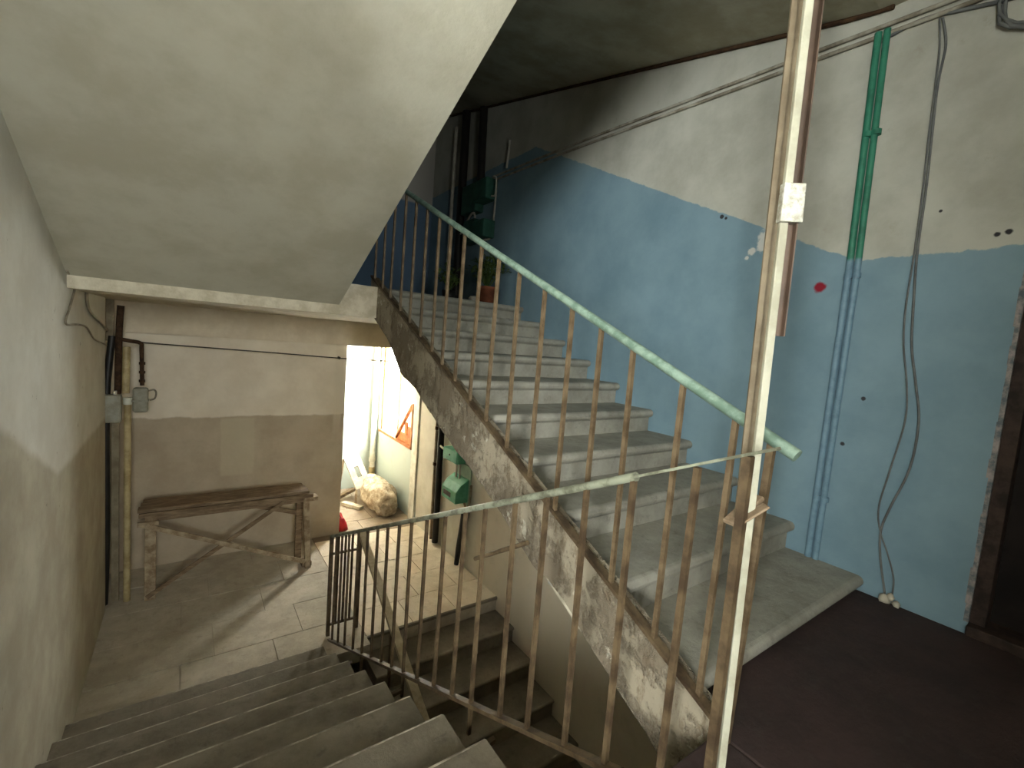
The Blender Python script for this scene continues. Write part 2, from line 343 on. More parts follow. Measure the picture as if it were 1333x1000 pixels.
m = MB(); m.box((.56, -1.35, ZF), (XW, -1.2, 2.885)); struct(m.build('wall_light_block_right', M['left']))  # added out of view, blocks the fill light towards the right side
w = struct(empty('added_window_2', (-2.8, -1.55, 1.02)))  # window added out of view to light the blue wall and cast the pole's shadow
m = MB()
for a, b in [((hy0, hz0), (hy0+.05, hz1)), ((hy1-.05, hz0), (hy1, hz1)), ((hy0, hz0), (hy1, hz0+.05)), ((hy0, hz1-.05), (hy1, hz1)), ((-1.575, hz0), (-1.525, hz1))]:
    m.box((-2.83, a[0], a[1]), (-2.77, b[0], b[1]))
part(m, 'window_frame', M['win_white'], w)
part(MB().box((-2.802, hy0+.05, hz0+.05), (-2.798, hy1-.05, hz1-.05)), 'window_pane', M['glass'], w)
# bottom of the well
m = MB(); m.box((-1, -2.6, ZB-.2), (XW, 7.9, ZB+.1)); struct(m.build('floor_bottom', M['landL']))
m = MB(); m.box((-1.0, .40, ZB), (XW, .60, -.12)); struct(m.build('wall_under_landing', M['left']))

# lower half landing: bed plus stone slabs and tiles with open joints
m = MB(); m.prism([(-.78, 3.62), (1.02, 3.62), (1.02, 3.74), (XW, 3.74), (XW, 7.72), (-.78, 7.72)], ZL-.22, ZL-.012, 'z')
fl = struct(m.build('floor_lower_landing', M['landL']))
def tilebox(x0, x1, y0, y1, mt, name):
    dz = random.uniform(-.0015, .0015); g = .0028
    a = random.uniform(-.002, .002); b = random.uniform(-.002, .002)
    mb = MB().add([(x0+g,y0+g,ZL-.02),(x1-g,y0+g,ZL-.02),(x1-g,y1-g,ZL-.02),(x0+g,y1-g,ZL-.02),(x0+g,y0+g,ZL+dz+a),(x1-g,y0+g,ZL+dz+b),(x1-g,y1-g,ZL+dz-a),(x0+g,y1-g,ZL+dz-b)],
                  [(3,2,1,0),(4,5,6,7),(0,1,5,4),(1,2,6,5),(2,3,7,6),(3,0,4,7)])
    return part(mb, name, mt, fl, .003)
ys = [3.74, 4.14, 4.56, 4.98, 5.40, 5.82, 6.30, 6.78, 7.26, 7.715]
for i in range(len(ys)-1):
    xs = [1.32, 1.76, 2.22, XW] if i % 2 == 0 else [1.32, 1.99, 2.44, XW]
    for k in range(3): tilebox(xs[k], xs[k+1], ys[i], ys[i+1], M['tile'] if i < 5 else M['tile_dusty'], 'floor_tile')
ysl = [3.62, 4.08, 4.55, 5.05, 5.52, YB]
for i in range(5):
    xs = [-.78, -.02, .62, 1.32] if i % 2 == 0 else [-.78, .20, .86, 1.32]
    for k in range(3): tilebox(xs[k], xs[k+1], ysl[i] if xs[k] < 1.0 else max(ysl[i], 3.62), ysl[i+1], M['landL'], 'floor_slab')

# upper half landing slab
m = MB(); m.box((-.78, 3.70, 1.276), (XR+.04, YB, ZU)); m.box((XR+.04, 3.72, 1.276), (XW, YB, ZU))
struct(m.build('floor_upper_landing', M['slab']))

# ================================================================ STAIRS
def nose_profile(y, z, depth, rise, d=1, over=.034, r=.027):
    # closed profile of one step in (y, z); d=+1: flight climbs towards +y, d=-1: towards -y
    p = [(y + d*depth, z), (y + d*r, z)]
    for k in range(1, 7):
        t = math.pi * k / 6; p.append((y + d*(r - r*math.sin(t)), z - r + r*math.cos(t)))
    p += [(y + d*over, z - 2*r - .008), (y + d*over, z - rise - .02), (y + d*depth, z - rise - .02)]
    return p
# flight going up along the blue wall
up = thing('stair_flight', (2.0, YS, ZF), 'grey concrete stair flight climbing along the blue wall', 'staircase')
for k in range(10):
    y = YS + k*T; z = (k+1)*H; rise = H if k else z - ZF
    dp = T + .05 if k < 9 else .06
    part(MB().prism(nose_profile(y, z, dp, rise), XR+.02, XW-.001), 'step', M['stairR'], up, .003)
nz = lambda y: H + (y - YS) * H / T
def stringer_poly():
    top = [(y, nz(y) + .0) for y in (.60, 3.87)]
    low = []; n = 60
    D = [(.60, .34), (.75, .33), (.80, .303), (.945, .299), (1.05, .307), (1.19, .281), (1.35, .27), (1.43, .318), (1.64, .308), (1.8, .308), (2.07, .317), (2.33, .343), (2.53, .347), (2.85, .341), (3.08, .39), (3.2, .36), (3.35, .30), (3.73, .285), (3.9, .30)]
    for i in range(n+1):
        y = 3.87 - (3.87-.60)*i/n
        for (a0, d0), (a1, d1) in zip(D, D[1:]):
            if a0 <= y <= a1: dep = d0 + (d1-d0)*(y-a0)/(a1-a0)
        dep += .012*mnoise.noise((y*9.3, 5.1, 2.3)) + .006*mnoise.noise((y*31, 1.1, 2.3))
        low.append((y, nz(y) - dep))
    return top + low
part(MB().prism(stringer_poly(), XR-.015, XR+.05), 'stringer', M['stringer'], up)
part(MB().prism([(.76, -.20), (.76, -.03), (3.70, 1.335), (3.70, 1.20)], XR+.05, XW-.002), 'underside_slab', M['slab'], up)
# flight going down on the left
dn = thing('stair_flight', (.2, YL, ZL), 'worn concrete stair flight going down beside the left wall', 'staircase')
for j in range(1, 10):
    y = YL + j*T; z = -j*H
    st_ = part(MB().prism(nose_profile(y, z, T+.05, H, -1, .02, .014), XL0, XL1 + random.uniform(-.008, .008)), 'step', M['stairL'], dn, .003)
    part(MB().tube([(XL0+.02, y-.010, z-.0085), (.2, y-.0095, z-.008), (XL1-.01, y-.010, z-.0085)], .0095, 8), 'nosing_glint', M['nosing'], st_)  # bright edge line: reflected light put into a pale strip
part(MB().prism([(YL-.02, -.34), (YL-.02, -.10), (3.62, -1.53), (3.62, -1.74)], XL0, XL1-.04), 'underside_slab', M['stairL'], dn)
# flight going on down on the right, under the first
lo = thing('stair_flight', (2.0, 3.7, ZB), 'shaded lower stair flight descending beneath the grey concrete flight', 'staircase')
for k in range(0, 9):
    y = 3.72 - k*T; z = ZL - k*H
    if k == 0: pr_ = [(y+.02, z+.001), (y, z-.004), (y-.0, z-.03), (y+.03, z-.05), (y+.03, z-H-.02), (y+.02+.03, z-H-.02)]
    else: pr_ = nose_profile(y, z, T+.05, H, 1, .02, .016)
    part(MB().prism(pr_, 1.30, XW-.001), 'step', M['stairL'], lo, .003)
# flight overhead (its soffit fills the upper left)
ov = thing('stair_flight', (.2, 3.68, 1.3), 'whitewashed sloping underside of the stair flight overhead', 'staircase')
sz = lambda y: 1.36 - .466*(y - 3.68)
part(MB().prism([(3.70, sz(3.70)), (.44, sz(.44)), (.44, sz(.44)+.13), (3.70, sz(3.70)+.13)], XL0, .95), 'underside_slab', M['soffit'], ov)
for k in range(7):
    y = 3.70 - k*T; z = ZU + (k+1)*H
    part(MB().prism([(y, z), (y-T, z), (y-T, sz(y-T)+.125), (y, sz(y)+.125)], XL0, .95), 'step', M['stairR'], ov)

# ================================================================ RAILINGS
# railing of the flight going up
R1 = thing('stair_railing', (XR, .6, ZF), 'railing with chipped green pipe handrail on the grey flight', 'railing')
hz = lambda y: .925 + (y - .492) * .4585
part(MB().tube([(XR, .492, hz(.492)), (XR, 1.9, hz(1.9)-.004), (XR, 3.87, hz(3.87))], .0175, 12), 'handrail', M['rail_green'], R1)
part(MB().bar((XR-.005, .60, nz(.60)+.006), (XR-.005, 3.87, nz(3.87)+.006), .034, .014), 'base_rail', M['bardark'], R1)
by = [.658, .836, 1.045, 1.204, 1.372, 1.558, 1.757, 1.941, 2.117, 2.313, 2.487, 2.649, 2.839, 3.027, 3.217, 3.422, 3.62, 3.82]
for i, y in enumerate(by):
    lean = random.uniform(-.012, .012); ext = .09 if i % 4 == 1 else .0
    part(MB().bar((XR-.006, y+lean, nz(y)-ext), (XR-.002, y, hz(y)-.012), .015, .015), 'baluster', M['rust'], R1)
part(MB().bar((XR-.01, .572, ZF), (XR, .556, hz(.556)-.012), .018, .018), 'post', M['rust'], R1)
# railing of the flight going down
XG = 1.03
R2 = thing('stair_railing', (XG, .5, ZF), 'dark-barred railing with thin grey top rail on the left flight', 'railing')
tz = lambda y: .959 - (y - .471) * .4585
bz = lambda y: -.092 - (y - .827) * .4745
hr = [(XG, y, tz(y)) for y in (.80, 1.4, 2.3, 3.2, 3.93)]
part(MB().tube(hr, .0135, 10), 'handrail', M['rail_grey'], R2)
part(MB().bar((XG, .44, tz(.44)), (XG, .86, tz(.86)), .022, .007), 'top_flat_bar', M['rail_grey'], R2)
part(MB().bar((XG, .60, bz(.60)), (XG, 3.93, bz(3.93)), .030, .016), 'bottom_rail', M['bardark'], R2)
ly = [.619, .807, .984, 1.169, 1.348, 1.552, 1.711, 1.897, 2.095, 2.285, 2.456, 2.635, 2.809, 3.0, 3.197, 3.417, 3.60, 3.76]
for i, y in enumerate(ly):
    ext = .14 if i in (1, 5, 9, 13) else 0
    part(MB().bar((XG, y + random.uniform(-.01, .01), bz(y) - ext), (XG, y, tz(y)-.008), .015, .015), 'baluster', M['bardark'], R2)
for y in (1.36, 2.28, 3.2):
    part(MB().bar((XG, y, bz(y)-.10), (XL1-.02, y, bz(y)-.12), .02, .02), 'bracket', M['bardark'], R2)
part(MB().bar((XG, .50, ZF), (XG, .50, tz(.5)-.004), .019, .019), 'post', M['bardark'], R2)
YE = 3.91
part(MB().bar((XG, YE, ZL-.06), (XG, YE, tz(YE)), .028, .028), 'post', M['bardark'], R2)
part(MB().bar((1.275, YE, ZL-.06), (1.275, YE, tz(YE)+.015), .030, .030), 'post', M['bardark'], R2)
for z0 in (tz(YE)-.002, tz(YE)-.16, ZL+.10):
    part(MB().bar((XG, YE, z0), (1.275, YE, z0), .018, .018), 'crossbar', M['bardark'], R2)
for x in (1.09, 1.15, 1.21):
    part(MB().bar((x, YE, ZL+.10), (x, YE, tz(YE)), .017, .017), 'baluster', M['bardark'], R2)
# handrail of the lower flight
R3 = thing('stair_railing', (1.275, 3.3, -2.4), 'pale flat handrail descending behind the dark-barred railing', 'railing')
lz = lambda y: tz(YE) + .0 - (3.876 - y) * .49
part(MB().bar((1.275, 3.876, lz(3.876)), (1.275, 1.6, lz(1.6)), .058, .03), 'handrail', M['pale_rail'], R3)
for y in (3.1, 2.4, 1.7):
    part(MB().bar((1.285, y, lz(y)-.95), (1.285, y, lz(y)-.01), .02, .02), 'baluster', M['bardark'], R3)

# ================================================================ POLE BY THE RAILING ENDS
pb, pt = Vector((1.085, .50, ZF)), Vector((1.012, .50, 2.885))
side = Vector((.813, -.576, 0)).normalized(); fw_ = Vector((.576, .813, 0))
def pole_at(z, s=0, d=0): return pb.lerp(pt, (z-ZF)/(pt.z-ZF)) + side*s + fw_*d
P = thing('conduit_pole', (1.085, .5, ZF), 'tall upright white and beige cable conduit pole from floor to ceiling', 'pole')
part(MB().bar(pole_at(ZF, 0), pole_at(2.885, 0), .016, .018, side), 'white_trunking', M['trunk'], P, .002)
m = MB()
for s in (-.013, -.019, -.025): m.bar(pole_at(ZF, s, .004), pole_at(2.885, s, .004), .005, .014, side)
m.bar(pole_at(ZF, -.019, .012), pole_at(2.885, -.019, .012), .020, .008, side)
part(m, 'beige_channel', M['chan'], P)
m = MB(); m.bar(pole_at(1.215, .018, .006), pole_at(2.885, .018, .006), .020, .004, fw_); m.bar(pole_at(1.215, .028, .0), pole_at(2.885, .028, 0), .003, .016, fw_)
part(m, 'brown_angle', M['brown_pl'], P)
def wrap(z0, z1, s0, s1, mt, name, th=.018):
    m = MB(); n = 7
    for i in range(n):
        za = z0 + (z1-z0)*i/n; zb_ = z0 + (z1-z0)*(i+1)/n; k = random.uniform(0, .004)
        m.bar(pole_at(za-.004, (s0+s1)/2), pole_at(zb_+.004, (s0+s1)/2), s1-s0+k, th+k, fw_)
    part(m, name, mt, P, .002)
wrap(1.462, 1.535, -.012, .032, M['tape'], 'clear_tape', .03)
m = MB(); m.bar(pole_at(.775, -.045), pole_at(.83, .045, .05), .032, .012, (0, 0, 1)); m.bar(pole_at(.785, -.03, -.014), pole_at(.83, .03, -.014), .03, .006, (0, 0, 1))
part(m, 'cloth_tape', M['cloth_tape'], P, .003)

# ================================================================ RIGHT WALL FITTINGS
for dy, r in ((.0, .016), (-.035, .015)):
    t = tag(MB().tube([(XW-.022, .935+dy+.0, .158), (XW-.022, .93+dy, 1.7), (XW-.022, .945+dy, 2.775)], r, 10).build('wall_pipe', M['pipe']),
        'vertical wall pipe, green above and blue below, nearer the dark door' if dy else 'vertical wall pipe, green above and blue below, nearer the stair steps', 'pipe', 'painted pipes on the blue wall')
    for z in (.48, 1.62, 2.3):
        part(MB().tube([(XW-.022, .93+dy-.001, z-.012), (XW-.022, .93+dy-.001, z+.012)], r+.004, 10), 'clip', M['pipe'], t)
for i, dz in enumerate((0, -.042)):
    pts = [(XW-.014, 4.40, 2.955+dz), (XW-.014, 3.0, 2.90+dz+.004), (XW-.014, 1.475, 2.832+dz), (XW-.014, .66, 2.79+dz), (XW-.014, .52, 2.80+dz)]
    tag(MB().tube(smooth_path(pts, 8), .010, 8).build('wall_conduit', M['conduit']),
        ['upper of two thin conduits running high along the wall', 'lower of two thin conduits running high along the wall'][i], 'conduit', 'conduits along the right wall')
tag(MB().tube(smooth_path([(XW-.012, .95, 2.735), (XW-.012, .787, 2.760), (XW-.012, .65, 2.732), (XW-.012, .51, 2.70), (XW-.012, .38, 2.69)], 6), .008, 6).build('wall_cable', M['cable']),
    'short grey cable high on the white wall above the hanging wires', 'cable')
tag(MB().tube([(XW-.012, .90, 2.876), (XW-.012, 1.1, 2.912), (XW-.012, 4.16, 3.655), (XW-.012, 5.8, 4.05)], .012, 8).build('ceiling_pipe', M['rustpipe']),
    'brown stained pipe along the wall and sloping ceiling corner', 'pipe')
ca = [(.712, 2.731), (.687, 2.607), (.694, 2.448), (.687, 2.216), (.679, 1.98), (.676, 1.707), (.660, 1.463), (.645, 1.287), (.610, 1.114), (.579, .942), (.585, .726), (.632, .528), (.653, .407), (.640, .279), (.611, .15), (.60, .10)]
tag(MB().tube(smooth_path([(XW-.012, y, z) for y, z in ca]), .0048, 6).build('hanging_cable', M['cable']), 'thicker grey cable hanging loose down the blue wall', 'cable', 'hanging cables')
cb = [(.720, 2.731), (.705, 2.607), (.700, 2.448), (.696, 2.216), (.688, 1.98), (.684, 1.707), (.685, 1.463), (.672, 1.287), (.640, 1.114), (.625, .942), (.652, .70), (.672, .52), (.655, .41), (.610, .30), (.578, .20), (.575, .10)]
tag(MB().tube(smooth_path([(XW-.020, y, z) for y, z in cb]), .0036, 6).build('hanging_cable', M['cable']), 'thinner grey cable hanging loose, curving further towards the stair', 'cable', 'hanging cables')
coil = []
for i in range(49):
    a = 2*math.pi*i/16 + 2.2; r = .105 + .012*math.sin(i*.9)
    coil.append((XW-.02-.004*(i % 5), .42 + r*math.cos(a), 2.66 + .95*r*math.sin(a)))
tag(MB().tube(coil, .007, 6).build('cable_coil', M['cable']), 'coil of grey cable hung high on the white wall', 'cable')
m = MB(); random.seed(5)
lump = thing('plaster_lump', (XW-.03, .58, ZF), 'small crumbled white plaster lump where the hanging cables meet the floor', 'rubble')
for k, (y, z, r) in enumerate([(.60, .095, .024), (.555, .09, .018), (.578, .115, .018)]):
    mb = MB(); vv = []
    for i in range(5):
        for q in range(8):
            ph = math.pi*(i+.5)/5; th = 2*math.pi*q/8; rr = r*random.uniform(.75, 1.1)
            vv.append((XW-.022+rr*math.sin(ph)*math.cos(th), y+rr*math.sin(ph)*math.sin(th), z+rr*math.cos(ph)))
    ff = [(i*8+q, i*8+(q+1) % 8, (i+1)*8+(q+1) % 8, (i+1)*8+q) for i in range(4) for q in range(8)] + [tuple(range(8)), tuple(range(32, 40))]
    part(mb.add(vv, ff, True), 'piece', M['panel'], lump)

# dark flat door
d = struct(empty('door_1', (XW, -.15, ZF)))
part(MB().box((XW+.12, DY0, ZF), (XW+.17, DY1, DZ1)), 'door_leaf', M['door'], d)
m = MB(); m.box((XW+.02, DY1-.05, ZF), (XW+.19, DY1, DZ1)); m.box((XW+.02, DY0, ZF), (XW+.19, DY0+.05, DZ1)); m.box((XW+.02, DY0, DZ1-.05), (XW+.19, DY1, DZ1))
part(m, 'door_frame', M['door_frame'], d, .004)
part(MB().box((XW-.03, DY0, ZF), (XW+.19, DY1, ZF+.045)), 'threshold', M['door_frame'], d, .006)
m = MB()
for i in range(26):
    z0 = ZF + .05 + i*.078; w_ = .012 + .014*abs(mnoise.noise((z0*6, 2.2, 0)))
    m.box((XW-.002, DY1-.002, z0), (XW+.03, DY1 + w_, z0+.079))
part(m, 'chipped_reveal', M['chipped'], d)

# ================================================================ LOWER RIGHT WALL: meters, pipes, window
def boxy(name, x0, x1, y0, y1, z0, z1, mt, parent, bev=.012): return part(MB().box((x0, y0, z0), (x1, y1, z1)), name, mt, parent, bev)
g1 = thing('meter_box', (XW-.08, 4.72, -.3), 'small green meter box on pale wall, above the larger green one', 'meter box')
gb = boxy('body', XW-.145, XW-.02, 4.54, 4.90, -.30, -.155, M['green_box'], g1)
boxy('back_plate', XW-.02, XW-.001, 4.66, 4.86, -.302, -.06, M['green_plate'], g1, .003)
part(MB().tube([(XW-.15, 4.72, -.22), (XW-.14, 4.72, -.22)], .012, 8), 'keyhole', M['black'], gb)
part(MB().tube(smooth_path([(XW-.10, 4.90, -.22), (XW-.09, 5.02, -.212), (XW-.08, 5.095, -.205)], 4), .012, 8), 'cable_stub', M['white_pl'], g1)
g2 = thing('meter_box', (XW-.1, 4.62, -.75), 'larger green meter box with chamfered top on pale wall', 'meter box')
gb = part(MB().prism([(XW-.185, -.735), (XW-.02, -.735), (XW-.02, -.46), (XW-.12, -.52), (XW-.185, -.60)], 4.44, 4.79, 'y'), 'body', M['green_box'], g2, .006)
boxy('back_plate', XW-.02, XW-.001, 4.41, 4.74, -.80, -.31, M['green_plate'], g2, .003)
boxy('label_window', XW-.187, XW-.183, 4.56, 4.74, -.69, -.635, M['black'], gb, 0)
for y in (4.60, 4.68):
    part(MB().tube([(XW-.06, y, -.50), (XW-.06, y, -.312)], .012, 8), 'conduit', M['enamel'], g2)
part(MB().tube(smooth_path([(XW-.06, 4.46, -.73), (XW-.05, 4.40, -.78), (XW-.04, 4.36, -.70), (XW-.04, 4.35, -.50)], 4), .014, 8), 'cable_loop', M['beige_pl'], g2)
tag(MB().tube([(XW-.05, 5.16, .95), (XW-.05, 5.14, -1.50)], .040, 12).build('riser_pipe', M['black']), 'thick black vertical pipe left of the lower green meter boxes', 'pipe')
t = tag(MB().tube([(XW-.03, 5.34, .95), (XW-.03, 5.30, -1.52)], .022, 10).build('riser_pipe', M['beige_pl']), 'thin pale vertical pipe beside the thick black pipe', 'pipe')
for z in (-.02, -.50): part(MB().tube([(XW-.03, 5.32, z-.02), (XW-.03, 5.32, z+.02)], .028, 10), 'collar', M['rustpipe'], t)
tag(MB().tube([(XW-.05, 4.42, -.81), (XW-.05, 4.45, -1.0), (XW-.06, 4.50, -1.30), (XW-.06, 4.53, -1.52)], [.05, .045, .036, .028], 10).build('cable_sleeve', M['black']),
    'dark tapering cable sleeve below the larger green meter box', 'pipe')
tag(MB().tube([(XR-.03, 1.50, .285), (XR-.04, 1.90, .035)], .011, 8).build('loose_rod', M['rust']), 'short loose steel rod sticking from the stringer edge', 'rod')

w1 = struct(empty('window_1', (XW+.1, 6.87, WZ0)))
m = MB(); xa, xb = XW+.03, XW+.09
m.box((XW-.015, WY0, WZ0), (xb, WY1, WZ0+.045)); m.box((xa, WY0, WZ1-.06), (xb, WY1, WZ1)); m.box((xa, WY1-.05, WZ0), (xb, WY1, WZ1))
part(m, 'window_frame', M['orange'], w1, .004)
part(MB().box((XW-.015, WY0-.0, WZ0), (xb, WY0+.055, .16)), 'window_jamb', M['orange'], w1, .004)
part(MB().box((xa, WY0, .16), (xb, WY0+.05, WZ1)), 'window_jamb', M['win_white'], w1, .004)
part(MB().box((xa, 6.84, WZ0), (xb, 6.89, WZ1)), 'mullion', M['win_white'], w1, .004)
part(MB().bar((XW+.02, 6.84, -.47), (XW+.02, 6.27, .13), .03, .045, (1, 0, 0)), 'diagonal_batten', M['orange'], w1, .003)
part(MB().box((xa, WY0+.05, -.475), (xb-.02, 6.84, -.36)), 'lower_board', M['orange'], w1, .003)
for k, (y0, y1) in enumerate(((6.30, 6.42), (6.46, 6.55))):
    part(MB().box((xa, y0, -.36), (xa+.02, y1, -.22+.05*k)), 'broken_slat', M['orange'], w1, .003)
part(MB().box((XW+.058, WY0+.05, WZ0+.045), (XW+.062, 6.84, WZ1-.06)), 'covered_pane', M['sheet'], w1)
part(MB().box((XW+.058, 6.89, WZ0+.045), (XW+.062, WY1-.05, WZ1-.06)), 'window_pane', M['glass'], w1)
t = tag(MB().tube([(XW-.075, 7.64, 1.27), (XW-.075, 7.64, -1.20)], .045, 14).build('drain_pipe', M['win_white']), 'white drain pipe in the bright recess corner', 'pipe')
part(MB().tube([(XW-.075, 7.64, -1.06), (XW-.075, 7.64, -.99)], .058, 14), 'collar', M['win_white'], t)
part(MB().tube([(XW-.075, 7.64, -1.52), (XW-.075, 7.64, -1.16)], .052, 14), 'lower_section', M['cream_pipe'], t)
tag(MB().tube([(2.07, 7.66, 1.27), (2.07, 7.66, -1.51)], .045, 12).build('drain_pipe', M['white_pl']), 'white pipe on the recess back wall beside the opening edge', 'pipe')

# things lying in the recess
def blob(c, r, seed, n=22, mr=16, amp=.18, freq=2.2):
    vv = []; s = Vector((seed*3.1, seed*1.7, seed))
    for i in range(mr+1):
        ph = math.pi*i/mr
        for q in range(n):
            th = 2*math.pi*q/n; dr = Vector((math.sin(ph)*math.cos(th), math.sin(ph)*math.sin(th), math.cos(ph)))
            k = 1 + amp*mnoise.noise(dr*freq + s) + amp*.45*mnoise.noise(dr*freq*3.1 + s)
            vv.append(Vector((dr.x*r[0]*k, dr.y*r[1]*k, max(dr.z*r[2]*k, -r[2]*.82))))
    ff = [(i*n+q, i*n+(q+1) % n, (i+1)*n+(q+1) % n, (i+1)*n+q) for i in range(mr) for q in range(n)]
    return vv, ff
vv, ff = blob(None, (.23, .62, .24), 4, 36, 24, .22, 2.4)
rot = Matrix.Rotation(math.radians(-3), 3, 'Z')
sk = thing('rubble_sack', (2.44, 6.75, ZL), 'lumpy dusty white sack lying on the recess floor under the window', 'sack')
part(MB().add([rot @ v + Vector((2.44, 6.75, ZL+.195)) for v in vv], ff, True), 'body', M['sack'], sk)
part(MB().add([v*.9 + Vector((2.42, 6.30, ZL+.13)) for v in blob(None, (.17, .14, .16), 9, 18, 12, .3)[0]], blob(None, (1, 1, 1), 9, 18, 12)[1], True), 'tied_end', M['sack'], sk)
bd = thing('leaning_panel', (2.2, 7.15, ZL), 'white panel with a cut hole leaning by the sack', 'panel')
a, b_, c_, e_ = Vector((2.06, 7.32, -.89)), Vector((2.31, 7.36, -.84)), Vector((2.43, 7.02, -1.24)), Vector((2.18, 6.98, -1.31))
nrm = (b_-a).cross(e_-a).normalized()*.03
def panel_ring():
    mb = MB(); pt_ = lambda s, t, o=0: a + (b_-a)*s + (e_-a)*t + nrm*o
    S = [0, .36, .64, 1]; U = [0, .34, .68, 1]
    for i in range(3):
        for j in range(3):
            if i == 1 and j == 1: continue
            q = [pt_(S[i], U[j]), pt_(S[i+1], U[j]), pt_(S[i+1], U[j+1]), pt_(S[i], U[j+1])]
            mb.add(q + [p + nrm for p in q], [(3,2,1,0),(4,5,6,7),(0,1,5,4),(1,2,6,5),(2,3,7,6),(3,0,4,7)])
    return mb
part(panel_ring(), 'board', M['panel'], bd)
part(MB().bar(e_ + nrm*.5, Vector((2.16, 6.93, ZL)), .03, .02), 'prop_leg', M['paintwood'], bd)
part(MB().bar(c_ + nrm*.5, Vector((2.42, 6.99, ZL)), .03, .02), 'prop_leg', M['paintwood'], bd)
part(MB().bar(a + nrm*.5, Vector((2.02, 7.42, ZL)), .03, .02), 'prop_leg', M['paintwood'], bd)
tag(MB().bar((1.80, 7.05, ZL+.05), (2.24, 7.30, ZL+.12), .07, .05).build('wood_block', M['wood'], None, .006), 'brown timber offcut on the recess floor near the leaning panel', 'timber')
tag(MB().bar((1.98, 6.98, ZL+.03), (2.17, 6.66, ZL+.03), .09, .05).build('plaster_board', M['panel'], None, .006), 'short white board on the floor left of the sack', 'board')
rd = thing('red_scoop', (1.72, 6.07, ZL), 'small red plastic piece on the floor at the opening edge', 'scoop')
part(MB().lathe((1.72, 6.08, ZL), [(.001, .003), (.085, .003), (.075, .06), (.03, .16), (.001, .17)], 16), 'body', M['red'], rd)
part(MB().bar((1.72, 6.08, ZL+.16), (1.70, 6.12, ZL+.22), .03, .02), 'grip', M['red'], rd)

# ================================================================ BACK WALL: bench, pipes, cable
B = thing('wooden_bench', (.4, 5.35, ZL), 'old wooden trestle bench with crossed front braces against the back wall', 'bench')
zt = -.63
for k, (y0, y1) in enumerate(((5.20, 5.31), (5.315, 5.42), (5.425, 5.53))):
    part(MB().box((-.36 + .012*k, y0, zt-.03), (1.11-.01*k, y1, zt - .004*k)), 'top_plank', M['wood'], B, .004)
part(MB().box((-.35, 5.185, zt-.075), (1.15, 5.215, zt-.034)), 'front_rail', M['wood'], B, .004)
part(MB().box((-.30, 5.215, zt-.13), (1.06, 5.24, zt-.078)), 'apron', M['wood'], B, .004)
part(MB().box((1.06, 5.18, zt-.115), (1.20, 5.30, zt-.072)), 'end_cleat', M['paintwood'], B, .004)
part(MB().box((-.36, 5.18, zt-.16), (-.20, 5.215, zt-.115)), 'end_cleat', M['paintwood'], B, .004)
part(MB().bar((-.265, 5.23, ZL), (-.265, 5.23, zt-.08), .085, .045), 'leg', M['paintwood'], B, .004)
part(MB().bar((1.125, 5.22, ZL), (1.085, 5.25, zt-.08), .06, .05), 'leg', M['paintwood'], B, .004)
part(MB().bar((-.27, 5.50, ZL), (-.27, 5.50, zt-.03), .07, .045), 'leg', M['wood'], B, .004)
part(MB().bar((1.07, 5.50, ZL), (1.07, 5.50, zt-.03), .07, .045), 'leg', M['wood'], B, .004)
part(MB().bar((-.33, 5.185, -.765), (1.09, 5.195, -1.44), .02, .045, (0, 0, 1)), 'brace', M['paintwood'], B, .003)
part(MB().bar((-.29, 5.205, -1.49), (.86, 5.21, -.725), .018, .040, (0, 0, 1)), 'brace', M['wood'], B, .003)
part(MB().bar((.30, 5.49, -.72), (1.07, 5.49, -.98), .02, .05, (0, 0, 1)), 'brace', M['wood'], B, .003)
part(MB().box((1.07, 5.24, ZL), (1.17, 5.36, ZL+.055)), 'foot_block', M['wood'], B, .004)

tag(MB().tube(smooth_path([(-.60, 5.31, ZL), (-.585, 5.30, -.9), (-.585, 5.30, .35), (-.545, 5.30, .95)], 4), .027, 12).build('riser_pipe', M['black']), 'black vertical pipe in the corner behind the left wall', 'pipe')
tag(MB().box((-.555, 5.33, ZL), (-.50, 5.36, .25)).build('pipe_board', M['board'], None, .003), 'narrow grey board between the black and cream corner pipes', 'board')
t = tag(MB().tube([(-.44, 5.30, ZL), (-.44, 5.30, .34)], .027, 12).build('riser_pipe', M['cream_pipe']), 'cream vertical pipe beside the bench, under the grey valve boxes', 'pipe')
part(MB().tube([(-.44, 5.30, .34), (-.44, 5.30, .40)], .033, 12), 'coupling', M['white_pl'], t)
tag(MB().tube([(-.455, 5.32, .44), (-.45, 5.32, .86)], .03, 10).build('pipe_stub', M['cream_pipe']), 'yellowish upper pipe stub above the corner valve boxes', 'pipe')
tag(MB().tube(smooth_path([(-.505, 5.28, .44), (-.50, 5.28, .8), (-.495, 5.28, 1.05), (-.485, 5.28, 1.22)], 4), .026, 10).build('rusty_pipe', M['rustpipe']), 'rusty bent pipe rising to the slab in the corner', 'pipe')
tag(MB().box((-.60, 5.40, .90), (-.545, 5.44, 1.27)).build('pipe_casing', M['board'], None, .003), 'short dark casing under the slab above the corner pipes', 'casing')
v1 = thing('valve_box', (-.53, 5.24, .2), 'grey box clamped to the corner pipes behind the left wall', 'meter')
boxy('body', -.60, -.475, 5.20, 5.29, .19, .435, M['box_grey'], v1)
boxy('cover', -.59, -.485, 5.19, 5.20, .21, .33, M['box_grey'], v1, .004)
part(MB().tube([(-.52, 5.245, .43), (-.52, 5.245, .47)], .014, 8), 'nipple', M['enamel'], v1)
v2 = thing('valve_box', (-.345, 5.25, .27), 'grey gas meter hanging from a rusty pipe near the corner', 'meter')
boxy('body', -.40, -.29, 5.21, 5.29, .275, .50, M['box_grey'], v2, .02)
boxy('band', -.405, -.285, 5.205, 5.295, .375, .39, M['box_grey'], v2, .002)
